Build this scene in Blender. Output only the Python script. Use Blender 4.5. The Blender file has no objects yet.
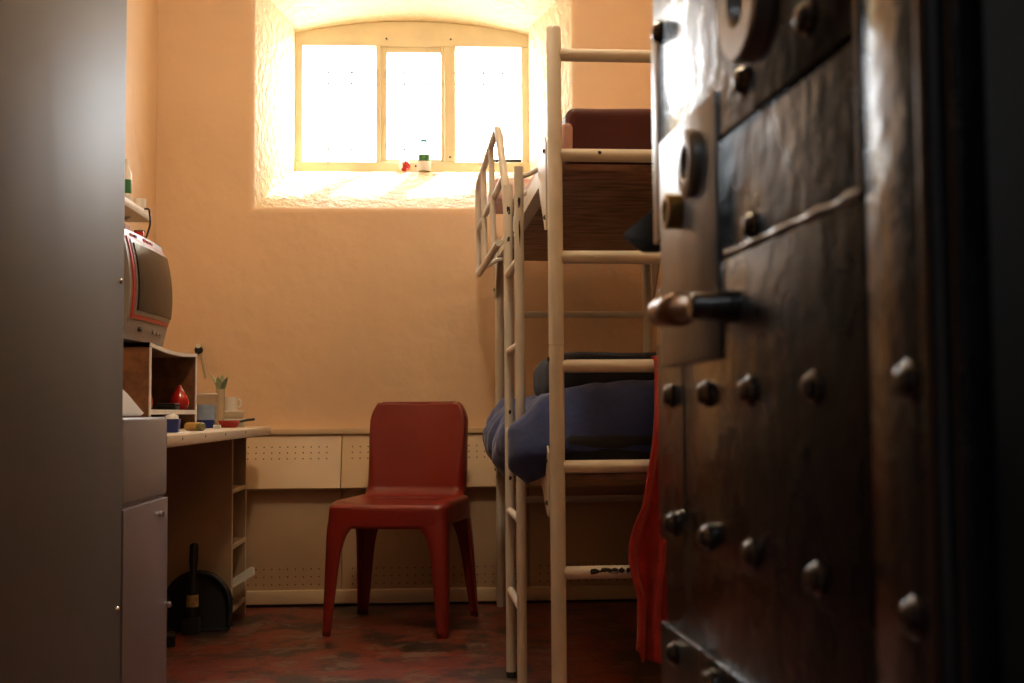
import bpy, bmesh, math, random
from mathutils import Vector, Matrix, noise

random.seed(7)
scene = bpy.context.scene
col = scene.collection
PI = math.pi

# ------------------------------------------------------------------ camera
FPX, EYE = 1250.0, 0.80
cam_data = bpy.data.cameras.new('camera')
cam = bpy.data.objects.new('camera', cam_data)
col.objects.link(cam)
cam_data.sensor_width = 36.0
cam_data.lens = FPX / 1024.0 * 36.0
cam_data.clip_start = 0.02
psi, th, roll = math.atan(71 / FPX), math.atan(70.5 / FPX), math.radians(0.4)
fw = Vector((math.sin(psi) * math.cos(th), math.cos(psi) * math.cos(th), math.sin(th)))
r0 = Vector((math.cos(psi), -math.sin(psi), 0))
u0 = r0.cross(fw)
rt = math.cos(roll) * r0 - math.sin(roll) * u0
up = math.sin(roll) * r0 + math.cos(roll) * u0
m = Matrix((rt, up, -fw)).transposed().to_4x4()
m.translation = Vector((0, 0, EYE))
cam.matrix_world = m
cam_data.dof.use_dof = True
cam_data.dof.focus_distance = 4.3
cam_data.dof.aperture_fstop = 6.0
scene.camera = cam

# ------------------------------------------------------------------ world, sun, lights, exposure
world = bpy.data.worlds.new('sky')
scene.world = world
world.use_nodes = True
bg = world.node_tree.nodes['Background']
bg.inputs[0].default_value = (0.93, 0.96, 1.0, 1)
bg.inputs[1].default_value = 17.0

sun_d = bpy.data.lights.new('sun', 'SUN')
sun_d.energy = 22.0
sun_d.angle = math.radians(3.0)
sun_d.color = (1.0, 0.95, 0.86)
sun = bpy.data.objects.new('sun', sun_d)
col.objects.link(sun)
sun.rotation_euler = Vector((-0.32, -0.44, -0.84)).to_track_quat('-Z', 'Y').to_euler()

por_d = bpy.data.lights.new('window_portal', 'AREA')
por_d.shape = 'RECTANGLE'
por_d.size, por_d.size_y = 1.1, 0.75
por_d.cycles.is_portal = True
por = bpy.data.objects.new('window_portal', por_d)
col.objects.link(por)
por.location = (-0.125, 5.93, 2.27)
por.rotation_euler = Vector((0, -1, 0)).to_track_quat('-Z', 'Y').to_euler()

vs = scene.view_settings
vs.view_transform = 'Standard'
vs.look = 'None'
vs.gamma = 1.0
vs.use_curve_mapping = False
vs.exposure = 0.2
scene.cycles.use_denoising = True
scene.cycles.max_bounces = 14
scene.cycles.diffuse_bounces = 8
scene.cycles.transparent_max_bounces = 12
scene.cycles.sample_clamp_indirect = 8.0

# ------------------------------------------------------------------ materials
MATS = {}


def mat(name, color, rough=0.5, metal=0.0, spec=0.5, var=0.0, vscale=6.0, bump=0.0, bscale=40.0,
        coat=0.0, sheen=0.0, color2=None, bdist=0.01, stretch=None, detail=4.0, rvar=0.0):
    """plain procedural material: base colour with noise variation and fine relief"""
    mt = bpy.data.materials.new(name)
    mt.use_nodes = True
    nt = mt.node_tree
    b = nt.nodes['Principled BSDF']
    b.inputs['Base Color'].default_value = (*color, 1)
    b.inputs['Roughness'].default_value = rough
    b.inputs['Metallic'].default_value = metal
    b.inputs['Specular IOR Level'].default_value = spec
    b.inputs['Coat Weight'].default_value = coat
    b.inputs['Sheen Weight'].default_value = sheen
    tc = nt.nodes.new('ShaderNodeTexCoord')
    src = tc.outputs['Object']
    if stretch:
        mp = nt.nodes.new('ShaderNodeMapping')
        mp.inputs['Scale'].default_value = stretch
        nt.links.new(src, mp.inputs['Vector'])
        src = mp.outputs['Vector']
    if var > 0 or color2:
        n = nt.nodes.new('ShaderNodeTexNoise')
        n.inputs['Scale'].default_value = vscale
        n.inputs['Detail'].default_value = detail
        nt.links.new(src, n.inputs['Vector'])
        mx = nt.nodes.new('ShaderNodeMix')
        mx.data_type = 'RGBA'
        c2 = color2 if color2 else tuple(c * (1 - var) for c in color)
        mx.inputs[6].default_value = (*color, 1)
        mx.inputs[7].default_value = (*c2, 1)
        rp = nt.nodes.new('ShaderNodeMapRange')
        rp.inputs['From Min'].default_value = 0.35
        rp.inputs['From Max'].default_value = 0.65
        nt.links.new(n.outputs['Fac'], rp.inputs['Value'])
        nt.links.new(rp.outputs['Result'], mx.inputs[0])
        nt.links.new(mx.outputs[2], b.inputs['Base Color'])
    if rvar > 0:                              # patchy gloss: rubbed and smeared areas
        n3 = nt.nodes.new('ShaderNodeTexNoise')
        n3.inputs['Scale'].default_value = 7.0
        n3.inputs['Detail'].default_value = 5.0
        nt.links.new(src, n3.inputs['Vector'])
        r3 = nt.nodes.new('ShaderNodeMapRange')
        r3.inputs['From Min'].default_value = 0.38
        r3.inputs['From Max'].default_value = 0.62
        r3.inputs['To Min'].default_value = max(0.05, rough - rvar)
        r3.inputs['To Max'].default_value = rough + rvar
        nt.links.new(n3.outputs['Fac'], r3.inputs['Value'])
        nt.links.new(r3.outputs['Result'], b.inputs['Roughness'])
    if bump > 0:
        n2 = nt.nodes.new('ShaderNodeTexNoise')
        n2.inputs['Scale'].default_value = bscale
        n2.inputs['Detail'].default_value = 3.0
        nt.links.new(src, n2.inputs['Vector'])
        bp = nt.nodes.new('ShaderNodeBump')
        bp.inputs['Strength'].default_value = bump
        bp.inputs['Distance'].default_value = bdist
        nt.links.new(n2.outputs['Fac'], bp.inputs['Height'])
        nt.links.new(bp.outputs['Normal'], b.inputs['Normal'])
    MATS[name] = mt
    return mt


def emit(name, color, strength):
    mt = bpy.data.materials.new(name)
    mt.use_nodes = True
    b = mt.node_tree.nodes['Principled BSDF']
    b.inputs['Base Color'].default_value = (*color, 1)
    b.inputs['Emission Color'].default_value = (*color, 1)
    b.inputs['Emission Strength'].default_value = strength
    MATS[name] = mt


def glassy(name, tint, gloss=0.08, rough=0.05):
    """thin clear sheet: see-through with a faint mirror film"""
    mt = bpy.data.materials.new(name)
    mt.use_nodes = True
    nt = mt.node_tree
    nt.nodes.remove(nt.nodes['Principled BSDF'])
    t = nt.nodes.new('ShaderNodeBsdfTransparent')
    t.inputs[0].default_value = (*tint, 1)
    g = nt.nodes.new('ShaderNodeBsdfGlossy')
    g.inputs['Roughness'].default_value = rough
    lw = nt.nodes.new('ShaderNodeLayerWeight')
    pw = nt.nodes.new('ShaderNodeMath')
    pw.operation = 'POWER'
    pw.inputs[1].default_value = 5.0
    nt.links.new(lw.outputs['Facing'], pw.inputs[0])
    f = nt.nodes.new('ShaderNodeMath')
    f.operation = 'MULTIPLY_ADD'
    f.inputs[1].default_value = 0.7
    f.inputs[2].default_value = 0.03
    nt.links.new(pw.outputs[0], f.inputs[0])
    mx = nt.nodes.new('ShaderNodeMixShader')
    nt.links.new(f.outputs[0], mx.inputs[0])
    nt.links.new(t.outputs[0], mx.inputs[1])
    nt.links.new(g.outputs[0], mx.inputs[2])
    nt.links.new(mx.outputs[0], nt.nodes['Material Output'].inputs[0])
    MATS[name] = mt


mat('wall_paint', (0.80, 0.588, 0.382), 0.45, var=0.08, vscale=2.2, bump=0.5, bscale=9.0, bdist=0.014)
mat('recess_plaster', (0.83, 0.68, 0.43), 0.6, var=0.05, vscale=4, bump=0.8, bscale=34.0, bdist=0.018, stretch=(1, 1, 0.75))
mat('ceiling_paint', (0.82, 0.70, 0.52), 0.7, bump=0.2, bscale=20)
mat('corridor_paint', (0.42, 0.42, 0.43), 0.6, bump=0.2, bscale=20)
mat('casing_lower', (0.60, 0.43, 0.27), 0.45, var=0.08, vscale=5, bump=0.12, bscale=25, bdist=0.004)  # lower casing panels, a darker tan than the upper ones
mat('casing_paint', (0.76, 0.59, 0.38), 0.4, var=0.08, vscale=5, bump=0.12, bscale=25, bdist=0.004)
mat('window_paint', (0.84, 0.74, 0.50), 0.4, var=0.10, vscale=9, bump=0.2, bscale=30, bdist=0.004)
mat('bed_paint', (0.70, 0.665, 0.59), 0.38, var=0.10, vscale=12, bump=0.12, bscale=60, bdist=0.003)
mat('chip_dark', (0.03, 0.025, 0.02), 0.8)
mat('plywood', (0.44, 0.27, 0.18), 0.55, color2=(0.15, 0.08, 0.05), vscale=6.0, stretch=(1.4, 5.0, 5.0), bump=0.1, bscale=12)
mat('mattress_vinyl', (0.085, 0.012, 0.016), 0.5, var=0.15, vscale=7, bump=0.2, bscale=18)
mat('sheet_pink', (0.72, 0.46, 0.42), 0.8, var=0.3, vscale=16, bump=0.3, bscale=20)
mat('pillow_pink', (0.80, 0.45, 0.45), 0.9, color2=(0.75, 0.70, 0.66), vscale=22, bump=0.3, bscale=20)
mat('duvet_navy', (0.020, 0.044, 0.190), 0.85, var=0.35, vscale=9, bump=0.4, bscale=28, sheen=0.25)
mat('blanket_black', (0.012, 0.014, 0.022), 0.95, bump=0.4, bscale=30)
mat('towel_red', (0.40, 0.022, 0.018), 0.95, var=0.3, vscale=30, bump=0.4, bscale=120, sheen=0.1)
mat('chair_red', (0.235, 0.020, 0.013), 0.28, var=0.12, vscale=5, bump=0.05, bscale=160, bdist=0.002)
mat('locker_grey', (0.088, 0.086, 0.088), 0.56, metal=0.0, spec=0.50, var=0.05, vscale=3, bump=0.03, bscale=300, bdist=0.001)
mat('cabinet_grey', (0.25, 0.258, 0.30), 0.38, var=0.05, vscale=4, bump=0.05, bscale=250, bdist=0.001)
mat('cabinet_lilac', (0.185, 0.160, 0.195), 0.42, var=0.05, vscale=4, bump=0.05, bscale=250, bdist=0.001)
mat('desk_laminate', (0.66, 0.58, 0.47), 0.35, var=0.08, vscale=9, bump=0.04, bscale=120, bdist=0.001)
mat('unit_board', (0.40, 0.28, 0.17), 0.5, var=0.12, vscale=8, bump=0.05, bscale=60)
mat('unit_edge', (0.66, 0.55, 0.40), 0.5, var=0.06, vscale=8)
mat('box_wood', (0.205, 0.088, 0.035), 0.42, color2=(0.11, 0.045, 0.02), vscale=6, stretch=(6, 1, 6), bump=0.05, bscale=50)
mat('white_edge', (0.78, 0.76, 0.72), 0.4, var=0.1, vscale=25)
mat('tv_silver', (0.23, 0.225, 0.225), 0.32, metal=0.3, bump=0.02, bscale=300)
mat('tv_red', (0.42, 0.03, 0.02), 0.35)
mat('tv_screen', (0.010, 0.010, 0.012), 0.14, spec=0.10)
mat('black_plastic', (0.012, 0.012, 0.013), 0.42)
mat('dark_plastic', (0.014, 0.015, 0.016), 0.45, bump=0.05, bscale=80)
mat('white_plastic', (0.80, 0.79, 0.76), 0.38)
mat('paper_white', (0.80, 0.87, 0.96), 0.6)
mat('label_cream', (0.55, 0.42, 0.20), 0.6, color2=(0.30, 0.21, 0.09), vscale=45)
mat('blue_plastic', (0.018, 0.035, 0.20), 0.35)
mat('powder_blue', (0.45, 0.55, 0.72), 0.7, var=0.15, vscale=30)
mat('tissue', (0.82, 0.82, 0.82), 0.9, bump=0.6, bscale=50)
mat('yellow_wrap', (0.62, 0.40, 0.10), 0.5, var=0.2, vscale=30)
mat('olive_cap', (0.20, 0.20, 0.09), 0.5)
mat('leaf_green', (0.33, 0.42, 0.27), 0.45, var=0.2, vscale=30)
mat('pot_cream', (0.50, 0.43, 0.31), 0.5)
mat('gloss_red', (0.45, 0.018, 0.015), 0.18, coat=0.4)
mat('bottle_green', (0.03, 0.16, 0.05), 0.3)
mat('cap_teal', (0.02, 0.30, 0.36), 0.3)
mat('bristle', (0.02, 0.02, 0.02), 0.95, bump=1.0, bscale=200)
mat('door_paint', (0.010, 0.010, 0.013), 0.27, spec=0.55, var=0.35, vscale=7, bump=0.35, bscale=38, bdist=0.006, coat=0.08, rvar=0.13)
mat('door_bolt', (0.012, 0.012, 0.015), 0.22, spec=0.6, bump=0.2, bscale=60, bdist=0.003, coat=0.4)
mat('lock_steel', (0.33, 0.335, 0.34), 0.34, metal=0.85, var=0.35, vscale=14, bump=0.12, bscale=25, bdist=0.003)
mat('brass', (0.32, 0.21, 0.07), 0.28, metal=0.9, var=0.3, vscale=40)
mat('worn_bronze', (0.20, 0.10, 0.05), 0.28, metal=0.6, var=0.3, vscale=25)
mat('chrome', (0.7, 0.7, 0.7), 0.15, metal=1.0)
mat('latch_iron', (0.010, 0.010, 0.011), 0.9, spec=0.04)
mat('frame_black', (0.010, 0.010, 0.012), 0.8, spec=0.15, bump=0.2, bscale=20, bdist=0.004)
mat('iron_bar', (0.12, 0.12, 0.12), 0.6)
mat('fill_shell', (0.7, 0.7, 0.7), 0.5)
emit('fill_tube', (0.86, 0.93, 1.0), 30.0)  # cool glow of the added corridor fill light
emit('fill_opal', (1.0, 0.81, 0.55), 67.0)  # warm glow of the added globe in the cell
glassy('pane_glass', (0.97, 0.98, 0.98))
glassy('clear_plastic', (0.80, 0.84, 0.88), rough=0.2)


def floor_mat():
    mt = bpy.data.materials.new('floor_red')
    mt.use_nodes = True
    nt = mt.node_tree
    b = nt.nodes['Principled BSDF']
    tc = nt.nodes.new('ShaderNodeTexCoord')

    def nz(scale, detail, rough=0.6):
        n = nt.nodes.new('ShaderNodeTexNoise')
        n.inputs['Scale'].default_value = scale
        n.inputs['Detail'].default_value = detail
        n.inputs['Roughness'].default_value = rough
        nt.links.new(tc.outputs['Object'], n.inputs['Vector'])
        return n

    def ramp(src, a, c):
        r = nt.nodes.new('ShaderNodeMapRange')
        r.inputs['From Min'].default_value = a
        r.inputs['From Max'].default_value = c
        nt.links.new(src, r.inputs['Value'])
        return r.outputs['Result']

    def mix(fac, a, c):
        mx = nt.nodes.new('ShaderNodeMix')
        mx.data_type = 'RGBA'
        for i, v in ((6, a), (7, c)):
            if isinstance(v, tuple):
                mx.inputs[i].default_value = (*v, 1)
            else:
                nt.links.new(v, mx.inputs[i])
        nt.links.new(fac, mx.inputs[0])
        return mx.outputs[2]
    red = mix(ramp(nz(6, 5).outputs['Fac'], 0.3, 0.7), (0.25, 0.042, 0.020), (0.16, 0.030, 0.016))
    dark = mix(ramp(nz(3.6, 10, 0.80).outputs['Fac'], 0.48, 0.54), red, (0.034, 0.022, 0.018))
    grey = mix(ramp(nz(7.5, 10, 0.80).outputs['Fac'], 0.535, 0.57), dark, (0.19, 0.125, 0.092))
    nt.links.new(grey, b.inputs['Base Color'])
    b.inputs['Roughness'].default_value = 0.42
    bp = nt.nodes.new('ShaderNodeBump')
    bp.inputs['Strength'].default_value = 0.25
    bp.inputs['Distance'].default_value = 0.006
    nt.links.new(nz(14, 5).outputs['Fac'], bp.inputs['Height'])
    nt.links.new(bp.outputs['Normal'], b.inputs['Normal'])
    MATS['floor_red'] = mt


floor_mat()

# ------------------------------------------------------------------ mesh helpers


def add_box(bm, x0, x1, y0, y1, z0, z1, bevel=0.0, seg=2, mi=0):
    vs_ = [bm.verts.new((x, y, z)) for x in (x0, x1) for y in (y0, y1) for z in (z0, z1)]
    q = ((0, 1, 3, 2), (4, 6, 7, 5), (0, 4, 5, 1), (2, 3, 7, 6), (0, 2, 6, 4), (1, 5, 7, 3))
    fs = [bm.faces.new([vs_[i] for i in f]) for f in q]
    for f in fs:
        f.material_index = mi
    if bevel > 0:
        es = list({e for f in fs for e in f.edges})
        bmesh.ops.bevel(bm, geom=es, offset=bevel, segments=seg, profile=0.5, affect='EDGES')
    return fs


def add_prism(bm, pts, axis, a, b, bevel=0.0):
    """polygon pts (2-D) extruded along axis from a to b; axis 0 -> (y,z), 1 -> (x,z), 2 -> (x,y)"""
    def mk(p, v):
        if axis == 0:
            return (v, p[0], p[1])
        if axis == 1:
            return (p[0], v, p[1])
        return (p[0], p[1], v)
    A = [bm.verts.new(mk(p, a)) for p in pts]
    B = [bm.verts.new(mk(p, b)) for p in pts]
    n = len(pts)
    fs = [bm.faces.new(A), bm.faces.new(B[::-1])]
    for i in range(n):
        fs.append(bm.faces.new((A[i], B[i], B[(i + 1) % n], A[(i + 1) % n])))
    bmesh.ops.recalc_face_normals(bm, faces=fs)
    if bevel > 0:
        es = list({e for f in fs[:2] for e in f.edges})
        bmesh.ops.bevel(bm, geom=es, offset=bevel, segments=2, profile=0.5, affect='EDGES')


def fillet(points, rad, n=5):
    """round the inner corners of a polyline"""
    P = [Vector(p) for p in points]
    out = [P[0]]
    for i in range(1, len(P) - 1):
        a, b, c = P[i - 1], P[i], P[i + 1]
        d1, d2 = (a - b), (c - b)
        r = min(rad, d1.length * 0.45, d2.length * 0.45)
        p1, p2 = b + d1.normalized() * r, b + d2.normalized() * r
        for k in range(n + 1):
            t = k / n
            out.append((1 - t) ** 2 * p1 + 2 * t * (1 - t) * b + t * t * p2)
    out.append(P[-1])
    return out


def add_tube(bm, points, r, seg=12, cap=True):
    P = [Vector(p) for p in points]
    rs = r if isinstance(r, (list, tuple)) else [r] * len(P)
    rings = []
    nrm = None
    for i, p in enumerate(P):
        if i == 0:
            t = P[1] - P[0]
        elif i == len(P) - 1:
            t = P[-1] - P[-2]
        else:
            t = (P[i + 1] - P[i]).normalized() + (P[i] - P[i - 1]).normalized()
        t.normalize()
        if nrm is None:
            nrm = t.orthogonal().normalized()
        else:
            nrm = (nrm - t * nrm.dot(t)).normalized()
        bn = t.cross(nrm)
        rings.append([bm.verts.new(p + (nrm * math.cos(2 * PI * k / seg) + bn * math.sin(2 * PI * k / seg)) * rs[i]) for k in range(seg)])
    for a, b in zip(rings, rings[1:]):
        for k in range(seg):
            bm.faces.new((a[k], a[(k + 1) % seg], b[(k + 1) % seg], b[k]))
    if cap:
        bm.faces.new(rings[0][::-1])
        bm.faces.new(rings[-1])


def add_lathe(bm, prof, c=(0, 0, 0), axis='z', seg=20, cap=True):
    """profile of (radius, height) pairs spun round an axis through c"""
    rings = []
    for r, h in prof:
        ring = []
        for k in range(seg):
            a = 2 * PI * k / seg
            x, y = r * math.cos(a), r * math.sin(a)
            if axis == 'z':
                p = (c[0] + x, c[1] + y, c[2] + h)
            elif axis == 'y':
                p = (c[0] + x, c[1] + h, c[2] + y)
            else:
                p = (c[0] + h, c[1] + x, c[2] + y)
            ring.append(bm.verts.new(p))
        rings.append(ring)
    fs = []
    for a, b in zip(rings, rings[1:]):
        for k in range(seg):
            fs.append(bm.faces.new((a[k], a[(k + 1) % seg], b[(k + 1) % seg], b[k])))
    if cap:
        fs.append(bm.faces.new(rings[0][::-1]))
        fs.append(bm.faces.new(rings[-1]))
    bmesh.ops.recalc_face_normals(bm, faces=fs)


def add_grid(bm, fn, nu, nv, closed_u=False):
    V = [[bm.verts.new(fn(i / (nu if closed_u else nu - 1), j / (nv - 1))) for j in range(nv)] for i in range(nu)]
    for i in range(nu if closed_u else nu - 1):
        for j in range(nv - 1):
            k = (i + 1) % nu
            bm.faces.new((V[i][j], V[k][j], V[k][j + 1], V[i][j + 1]))
    return V


def obj(name, bm, material, parent=None, smooth=None, solid=0.0, subsurf=0, recalc=False):
    if recalc:
        bmesh.ops.recalc_face_normals(bm, faces=bm.faces[:])
    me = bpy.data.meshes.new(name)
    bm.to_mesh(me)
    bm.free()
    for mm in (material if isinstance(material, (list, tuple)) else [material]):
        me.materials.append(MATS[mm])
    o = bpy.data.objects.new(name, me)
    col.objects.link(o)
    if parent:
        o.parent = parent
    if smooth is not None:
        me.shade_smooth()
        if smooth < 180:
            try:
                me.set_sharp_from_angle(angle=math.radians(smooth))
            except Exception:
                pass
    if solid:
        md = o.modifiers.new('thickness', 'SOLIDIFY')
        md.thickness = solid
        md.offset = 0
    if subsurf:
        md = o.modifiers.new('round', 'SUBSURF')
        md.levels = md.render_levels = subsurf
    return o


def tag(o, label, cat, group=None, kind=None):
    o['label'] = label
    o['category'] = cat
    if group:
        o['group'] = group
    if kind:
        o['kind'] = kind
    return o


def thing(name, label, cat, loc=(0, 0, 0), rz=0.0, group=None, kind=None):
    o = bpy.data.objects.new(name, None)
    o.empty_display_size = 0.05
    col.objects.link(o)
    o.location = loc
    o.rotation_euler = (0, 0, rz)
    return tag(o, label, cat, group, kind)


def share(o, parent, loc, name=None):
    """another copy of a part, same mesh data"""
    c = o.copy()
    col.objects.link(c)
    c.parent = parent
    c.location = loc
    return c


def B():
    return bmesh.new()


def sstep(a, b, x):
    t = min(1, max(0, (x - a) / (b - a)))
    return t * t * (3 - 2 * t)


def box(name, dims, material, parent=None, bevel=0.0, seg=2):
    bm = B()
    add_box(bm, *dims, bevel=bevel, seg=seg)
    return obj(name, bm, material, parent, smooth=35 if bevel else None)


# ------------------------------------------------------------------ room shell
WL, WR, WB, WF, CZ = -1.206, 0.985, 5.34, 0.66, 3.0
o = box('floor', (WL - 0.2, WR + 0.2, -1.9, WB + 0.05, -0.12, 0.0), 'floor_red')
tag(o, 'worn red painted concrete floor of the cell', 'floor', kind='structure')
o = box('ceiling', (WL - 0.2, WR + 0.2, -1.9, 5.9, CZ, CZ + 0.12), 'ceiling_paint')
tag(o, 'pale painted ceiling above the cell', 'ceiling', kind='structure')
o = box('wall_left', (WL - 0.2, WL, WF - 0.5, 5.9, 0.0, CZ), 'wall_paint')
tag(o, 'orange cream painted wall behind the desk and locker', 'wall', kind='structure')
o = box('wall_right', (WR, WR + 0.2, WF - 0.5, 5.9, 0.0, CZ), 'wall_paint')
tag(o, 'orange cream painted wall along the bunk bed', 'wall', kind='structure')
bm = B()
add_box(bm, WL - 0.2, WR + 0.2, -1.9, -1.8, 0, CZ)
add_box(bm, WL - 0.2, WL - 0.05, -1.8, WF - 0.5, 0, CZ)
add_box(bm, WR + 0.05, WR + 0.2, -1.8, WF - 0.5, 0, CZ)
o = obj('wall_corridor', bm, 'corridor_paint')
tag(o, 'grey painted corridor wall outside the cell door', 'wall', kind='structure')
DX0, DX1, DZ = -0.50, 0.33, 2.10
bm = B()
for d in ((WL, DX0, 0, CZ), (DX1, WR, 0, CZ), (DX0, DX1, DZ, CZ)):
    add_box(bm, d[0], d[1], WF - 0.5, WF, d[2], d[3])
o = obj('wall_front', bm, 'wall_paint')
tag(o, 'painted wall around the cell doorway', 'wall', kind='structure')
bm = B()
add_box(bm, DX0, DX0 + 0.03, WF - 0.52, WF + 0.008, 0, DZ, 0.004)
add_box(bm, DX1 - 0.03, DX1, WF - 0.52, WF + 0.008, 0, DZ, 0.004)
add_box(bm, DX0, DX1, WF - 0.52, WF + 0.008, DZ - 0.03, DZ, 0.004)
o = obj('trim_1', bm, 'frame_black', smooth=35)
tag(o, 'black painted steel frame lining the doorway', 'door frame', kind='structure')


# back wall with the deep splayed window recess
def arch_ring(x0, x1, z0, zs, zc, y, n=16, sill=None):
    """rectangle with a segmental arch on top; returned counter-clockwise from bottom left"""
    pts = [(x0, z0), (x1, z0)]
    for k in range(n + 1):
        t = k / n
        x = x1 + (x0 - x1) * t
        pts.append((x, zs + (zc - zs) * (1 - (2 * t - 1) ** 2)))
    return [Vector((x, y, z)) for x, z in pts]


bm = B()
rings = [arch_ring(-0.80, 0.58, 1.67, 2.66, 2.78, WB),
         arch_ring(-0.676, 0.418, 1.905, 2.585, 2.655, 5.71),
         arch_ring(-0.670, 0.412, 1.912, 2.556, 2.614, 5.90)]
RV = [[bm.verts.new(p) for p in r] for r in rings]
# slightly rounded nosing where the recess meets the wall comes from a bevel below
n = len(RV[0])
for a, b in zip(RV, RV[1:]):
    for k in range(n):
        f = bm.faces.new((a[k], a[(k + 1) % n], b[(k + 1) % n], b[k]))
        f.material_index = 1
for R_, y in ((RV[0], WB), (RV[2], 5.90)):
    O_ = [bm.verts.new(p) for p in ((WL, y, 0), (WR, y, 0), (WR, y, CZ), (WL, y, CZ))]
    es = [bm.edges.new((O_[i], O_[(i + 1) % 4])) for i in range(4)]
    es += [bm.edges.get((R_[i], R_[(i + 1) % n])) for i in range(n)]
    bmesh.ops.triangle_fill(bm, use_beauty=True, edges=es)
    if y == WB:
        first = O_
for i in range(4):
    bm.faces.new((first[i], first[(i + 1) % 4], O_[(i + 1) % 4], O_[i]))
bmesh.ops.recalc_face_normals(bm, faces=bm.faces[:])
es = [e for e in bm.edges if e.verts[0] in RV[0] and e.verts[1] in RV[0] and len(e.link_faces) == 2 and e.link_faces[0].material_index != e.link_faces[1].material_index]
bmesh.ops.bevel(bm, geom=es, offset=0.02, segments=3, profile=0.5, affect='EDGES')
o = obj('wall_back', bm, ['wall_paint', 'recess_plaster'], smooth=25)
tag(o, 'orange cream end wall with a deep splayed window recess', 'wall', kind='structure')

# window
win = thing('window_1', 'cream painted timber window with three lights in the recess', 'window', (0, 5.82, 0), kind='structure')
WX0, WX1, WZ0 = -0.676, 0.418, 1.912


def arch_z(x):
    t = (x - WX0) / (WX1 - WX0)
    return 2.562 + 0.060 * (1 - (2 * t - 1) ** 2)


bm = B()
pts = [(WX0, 2.515), (WX1, 2.515)] + [(WX1 + (WX0 - WX1) * k / 14, arch_z(WX1 + (WX0 - WX1) * k / 14) + 0.012) for k in range(15)]
add_prism(bm, pts, 1, -0.03, 0.05, 0.004)
obj('head_board', bm, 'window_paint', win, smooth=35)
box('jamb', (WX0, -0.640, -0.03, 0.05, WZ0, 2.515), 'window_paint', win, 0.004)
box('jamb', (0.382, WX1, -0.03, 0.05, WZ0, 2.515), 'window_paint', win, 0.004)
box('mullion', (0.020, 0.072, -0.035, 0.05, WZ0, 2.515), 'window_paint', win, 0.005)
box('mullion', (-0.300, -0.276, -0.035, 0.05, WZ0, 2.515), 'window_paint', win, 0.005)
box('bottom_rail', (WX0, WX1, -0.045, 0.05, WZ0 - 0.004, 1.966), 'window_paint', win, 0.006)
sash = box('sash_stile', (-0.276, -0.250, -0.022, 0.03, 1.966, 2.515), 'window_paint', win, 0.003)
box('sash_stile', (0.004, 0.020, -0.022, 0.03, 1.966, 2.515), 'window_paint', win, 0.003)
box('sash_rail', (-0.250, 0.004, -0.022, 0.03, 2.487, 2.515), 'window_paint', win, 0.003)
box('sash_rail', (-0.250, 0.004, -0.022, 0.03, 1.966, 1.982), 'window_paint', win, 0.003)
for x0, x1, z0, z1 in ((-0.640, -0.300, 1.966, 2.515), (-0.250, 0.004, 1.982, 2.487), (0.072, 0.382, 1.966, 2.515)):
    box('pane', (x0, x1, 0.006, 0.010, z0, z1), 'pane_glass', win)
for x in (-0.53, -0.42, -0.17, -0.052, 0.207, 0.30):
    bm = B()
    add_tube(bm, [(x, 0.072, 1.915), (x, 0.072, 2.55)], 0.0040, 8)
    obj('window_bar', bm, 'iron_bar', win, smooth=180)
for z in (2.046, 2.361, 2.415):
    bm = B()
    add_tube(bm, [(WX0 + 0.002, 0.066, z), (WX1 - 0.002, 0.066, z)], 0.0040, 8)
    obj('window_bar', bm, 'iron_bar', win, smooth=180)
bm = B()
add_box(bm, 0.22, 0.380, -0.020, 0.004, 1.966, 1.984)
obj('lower_seal', bm, 'black_plastic', win)
for x, z in ((0.045, 1.99), (-0.115, 1.935 + 0.01), (-0.25, 2.55), (0.05, 2.55)):
    bm = B()
    add_lathe(bm, [(0.005, 0), (0.004, -0.003)], (x, -0.0455 if z < 1.96 else -0.036 if z < 2.0 else -0.031, z), 'y', 8)
    obj('screw', bm, 'chip_dark', win)

# pipe casing along the foot of the end wall
cas = thing('trim_2', 'cream boxed pipe casing with perforated panels along the end wall', 'pipe casing', (0, 0, 0), kind='structure')
box('ledge', (WL, WR, 5.285, WB, 0.712, 0.737), 'casing_paint', cas, 0.004)
seams = [WL, -0.417, 0.366, WR]
for a, b in zip(seams, seams[1:]):
    bm = B()
    add_prism(bm, [(5.300, 0.711), (5.222, 0.492), (5.236, 0.484), (5.335, 0.484), (5.335, 0.711)], 0, a + 0.0015, b - 0.0015, 0.002)
    obj('upper_panel', bm, 'casing_paint', cas, smooth=35)
    box('lower_panel', (a + 0.0015, b - 0.0015, 5.285, 5.335, 0.066, 0.483), 'casing_lower', cas, 0.002)
box('foot_board', (WL, WR, 5.262, 5.335, 0.012, 0.068), 'casing_paint', cas, 0.006)
box('foot_gap', (WL, WR, 5.275, 5.335, 0.0, 0.011), 'black_plastic', cas)


def perfs(rows, slope):
    bm = B()
    for a, b in zip(seams, seams[1:]):
        x = a + 0.045
        while x < b - 0.035:
            for z in rows:
                y = (5.300 - (0.711 - z) * 0.078 / 0.219 - 0.0008) if slope else 5.2843
                tz = math.atan2(0.078, 0.219) if slope else 0
                ring = []
                for k in range(8):
                    q = 2 * PI * k / 8
                    rx, rz = 0.0031 * math.cos(q), 0.0031 * math.sin(q)
                    ring.append(bm.verts.new((x + rx, y + rz * math.sin(tz), z + rz * math.cos(tz))))
                bm.faces.new(ring)
            x += 0.0325
    return bm


p = obj('perforations', perfs((0.612, 0.636, 0.660), True), 'chip_dark', cas)
p['kind'] = 'stuff'
p = obj('perforations', perfs((0.090, 0.122, 0.154), False), 'chip_dark', cas)
p['kind'] = 'stuff'

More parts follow.
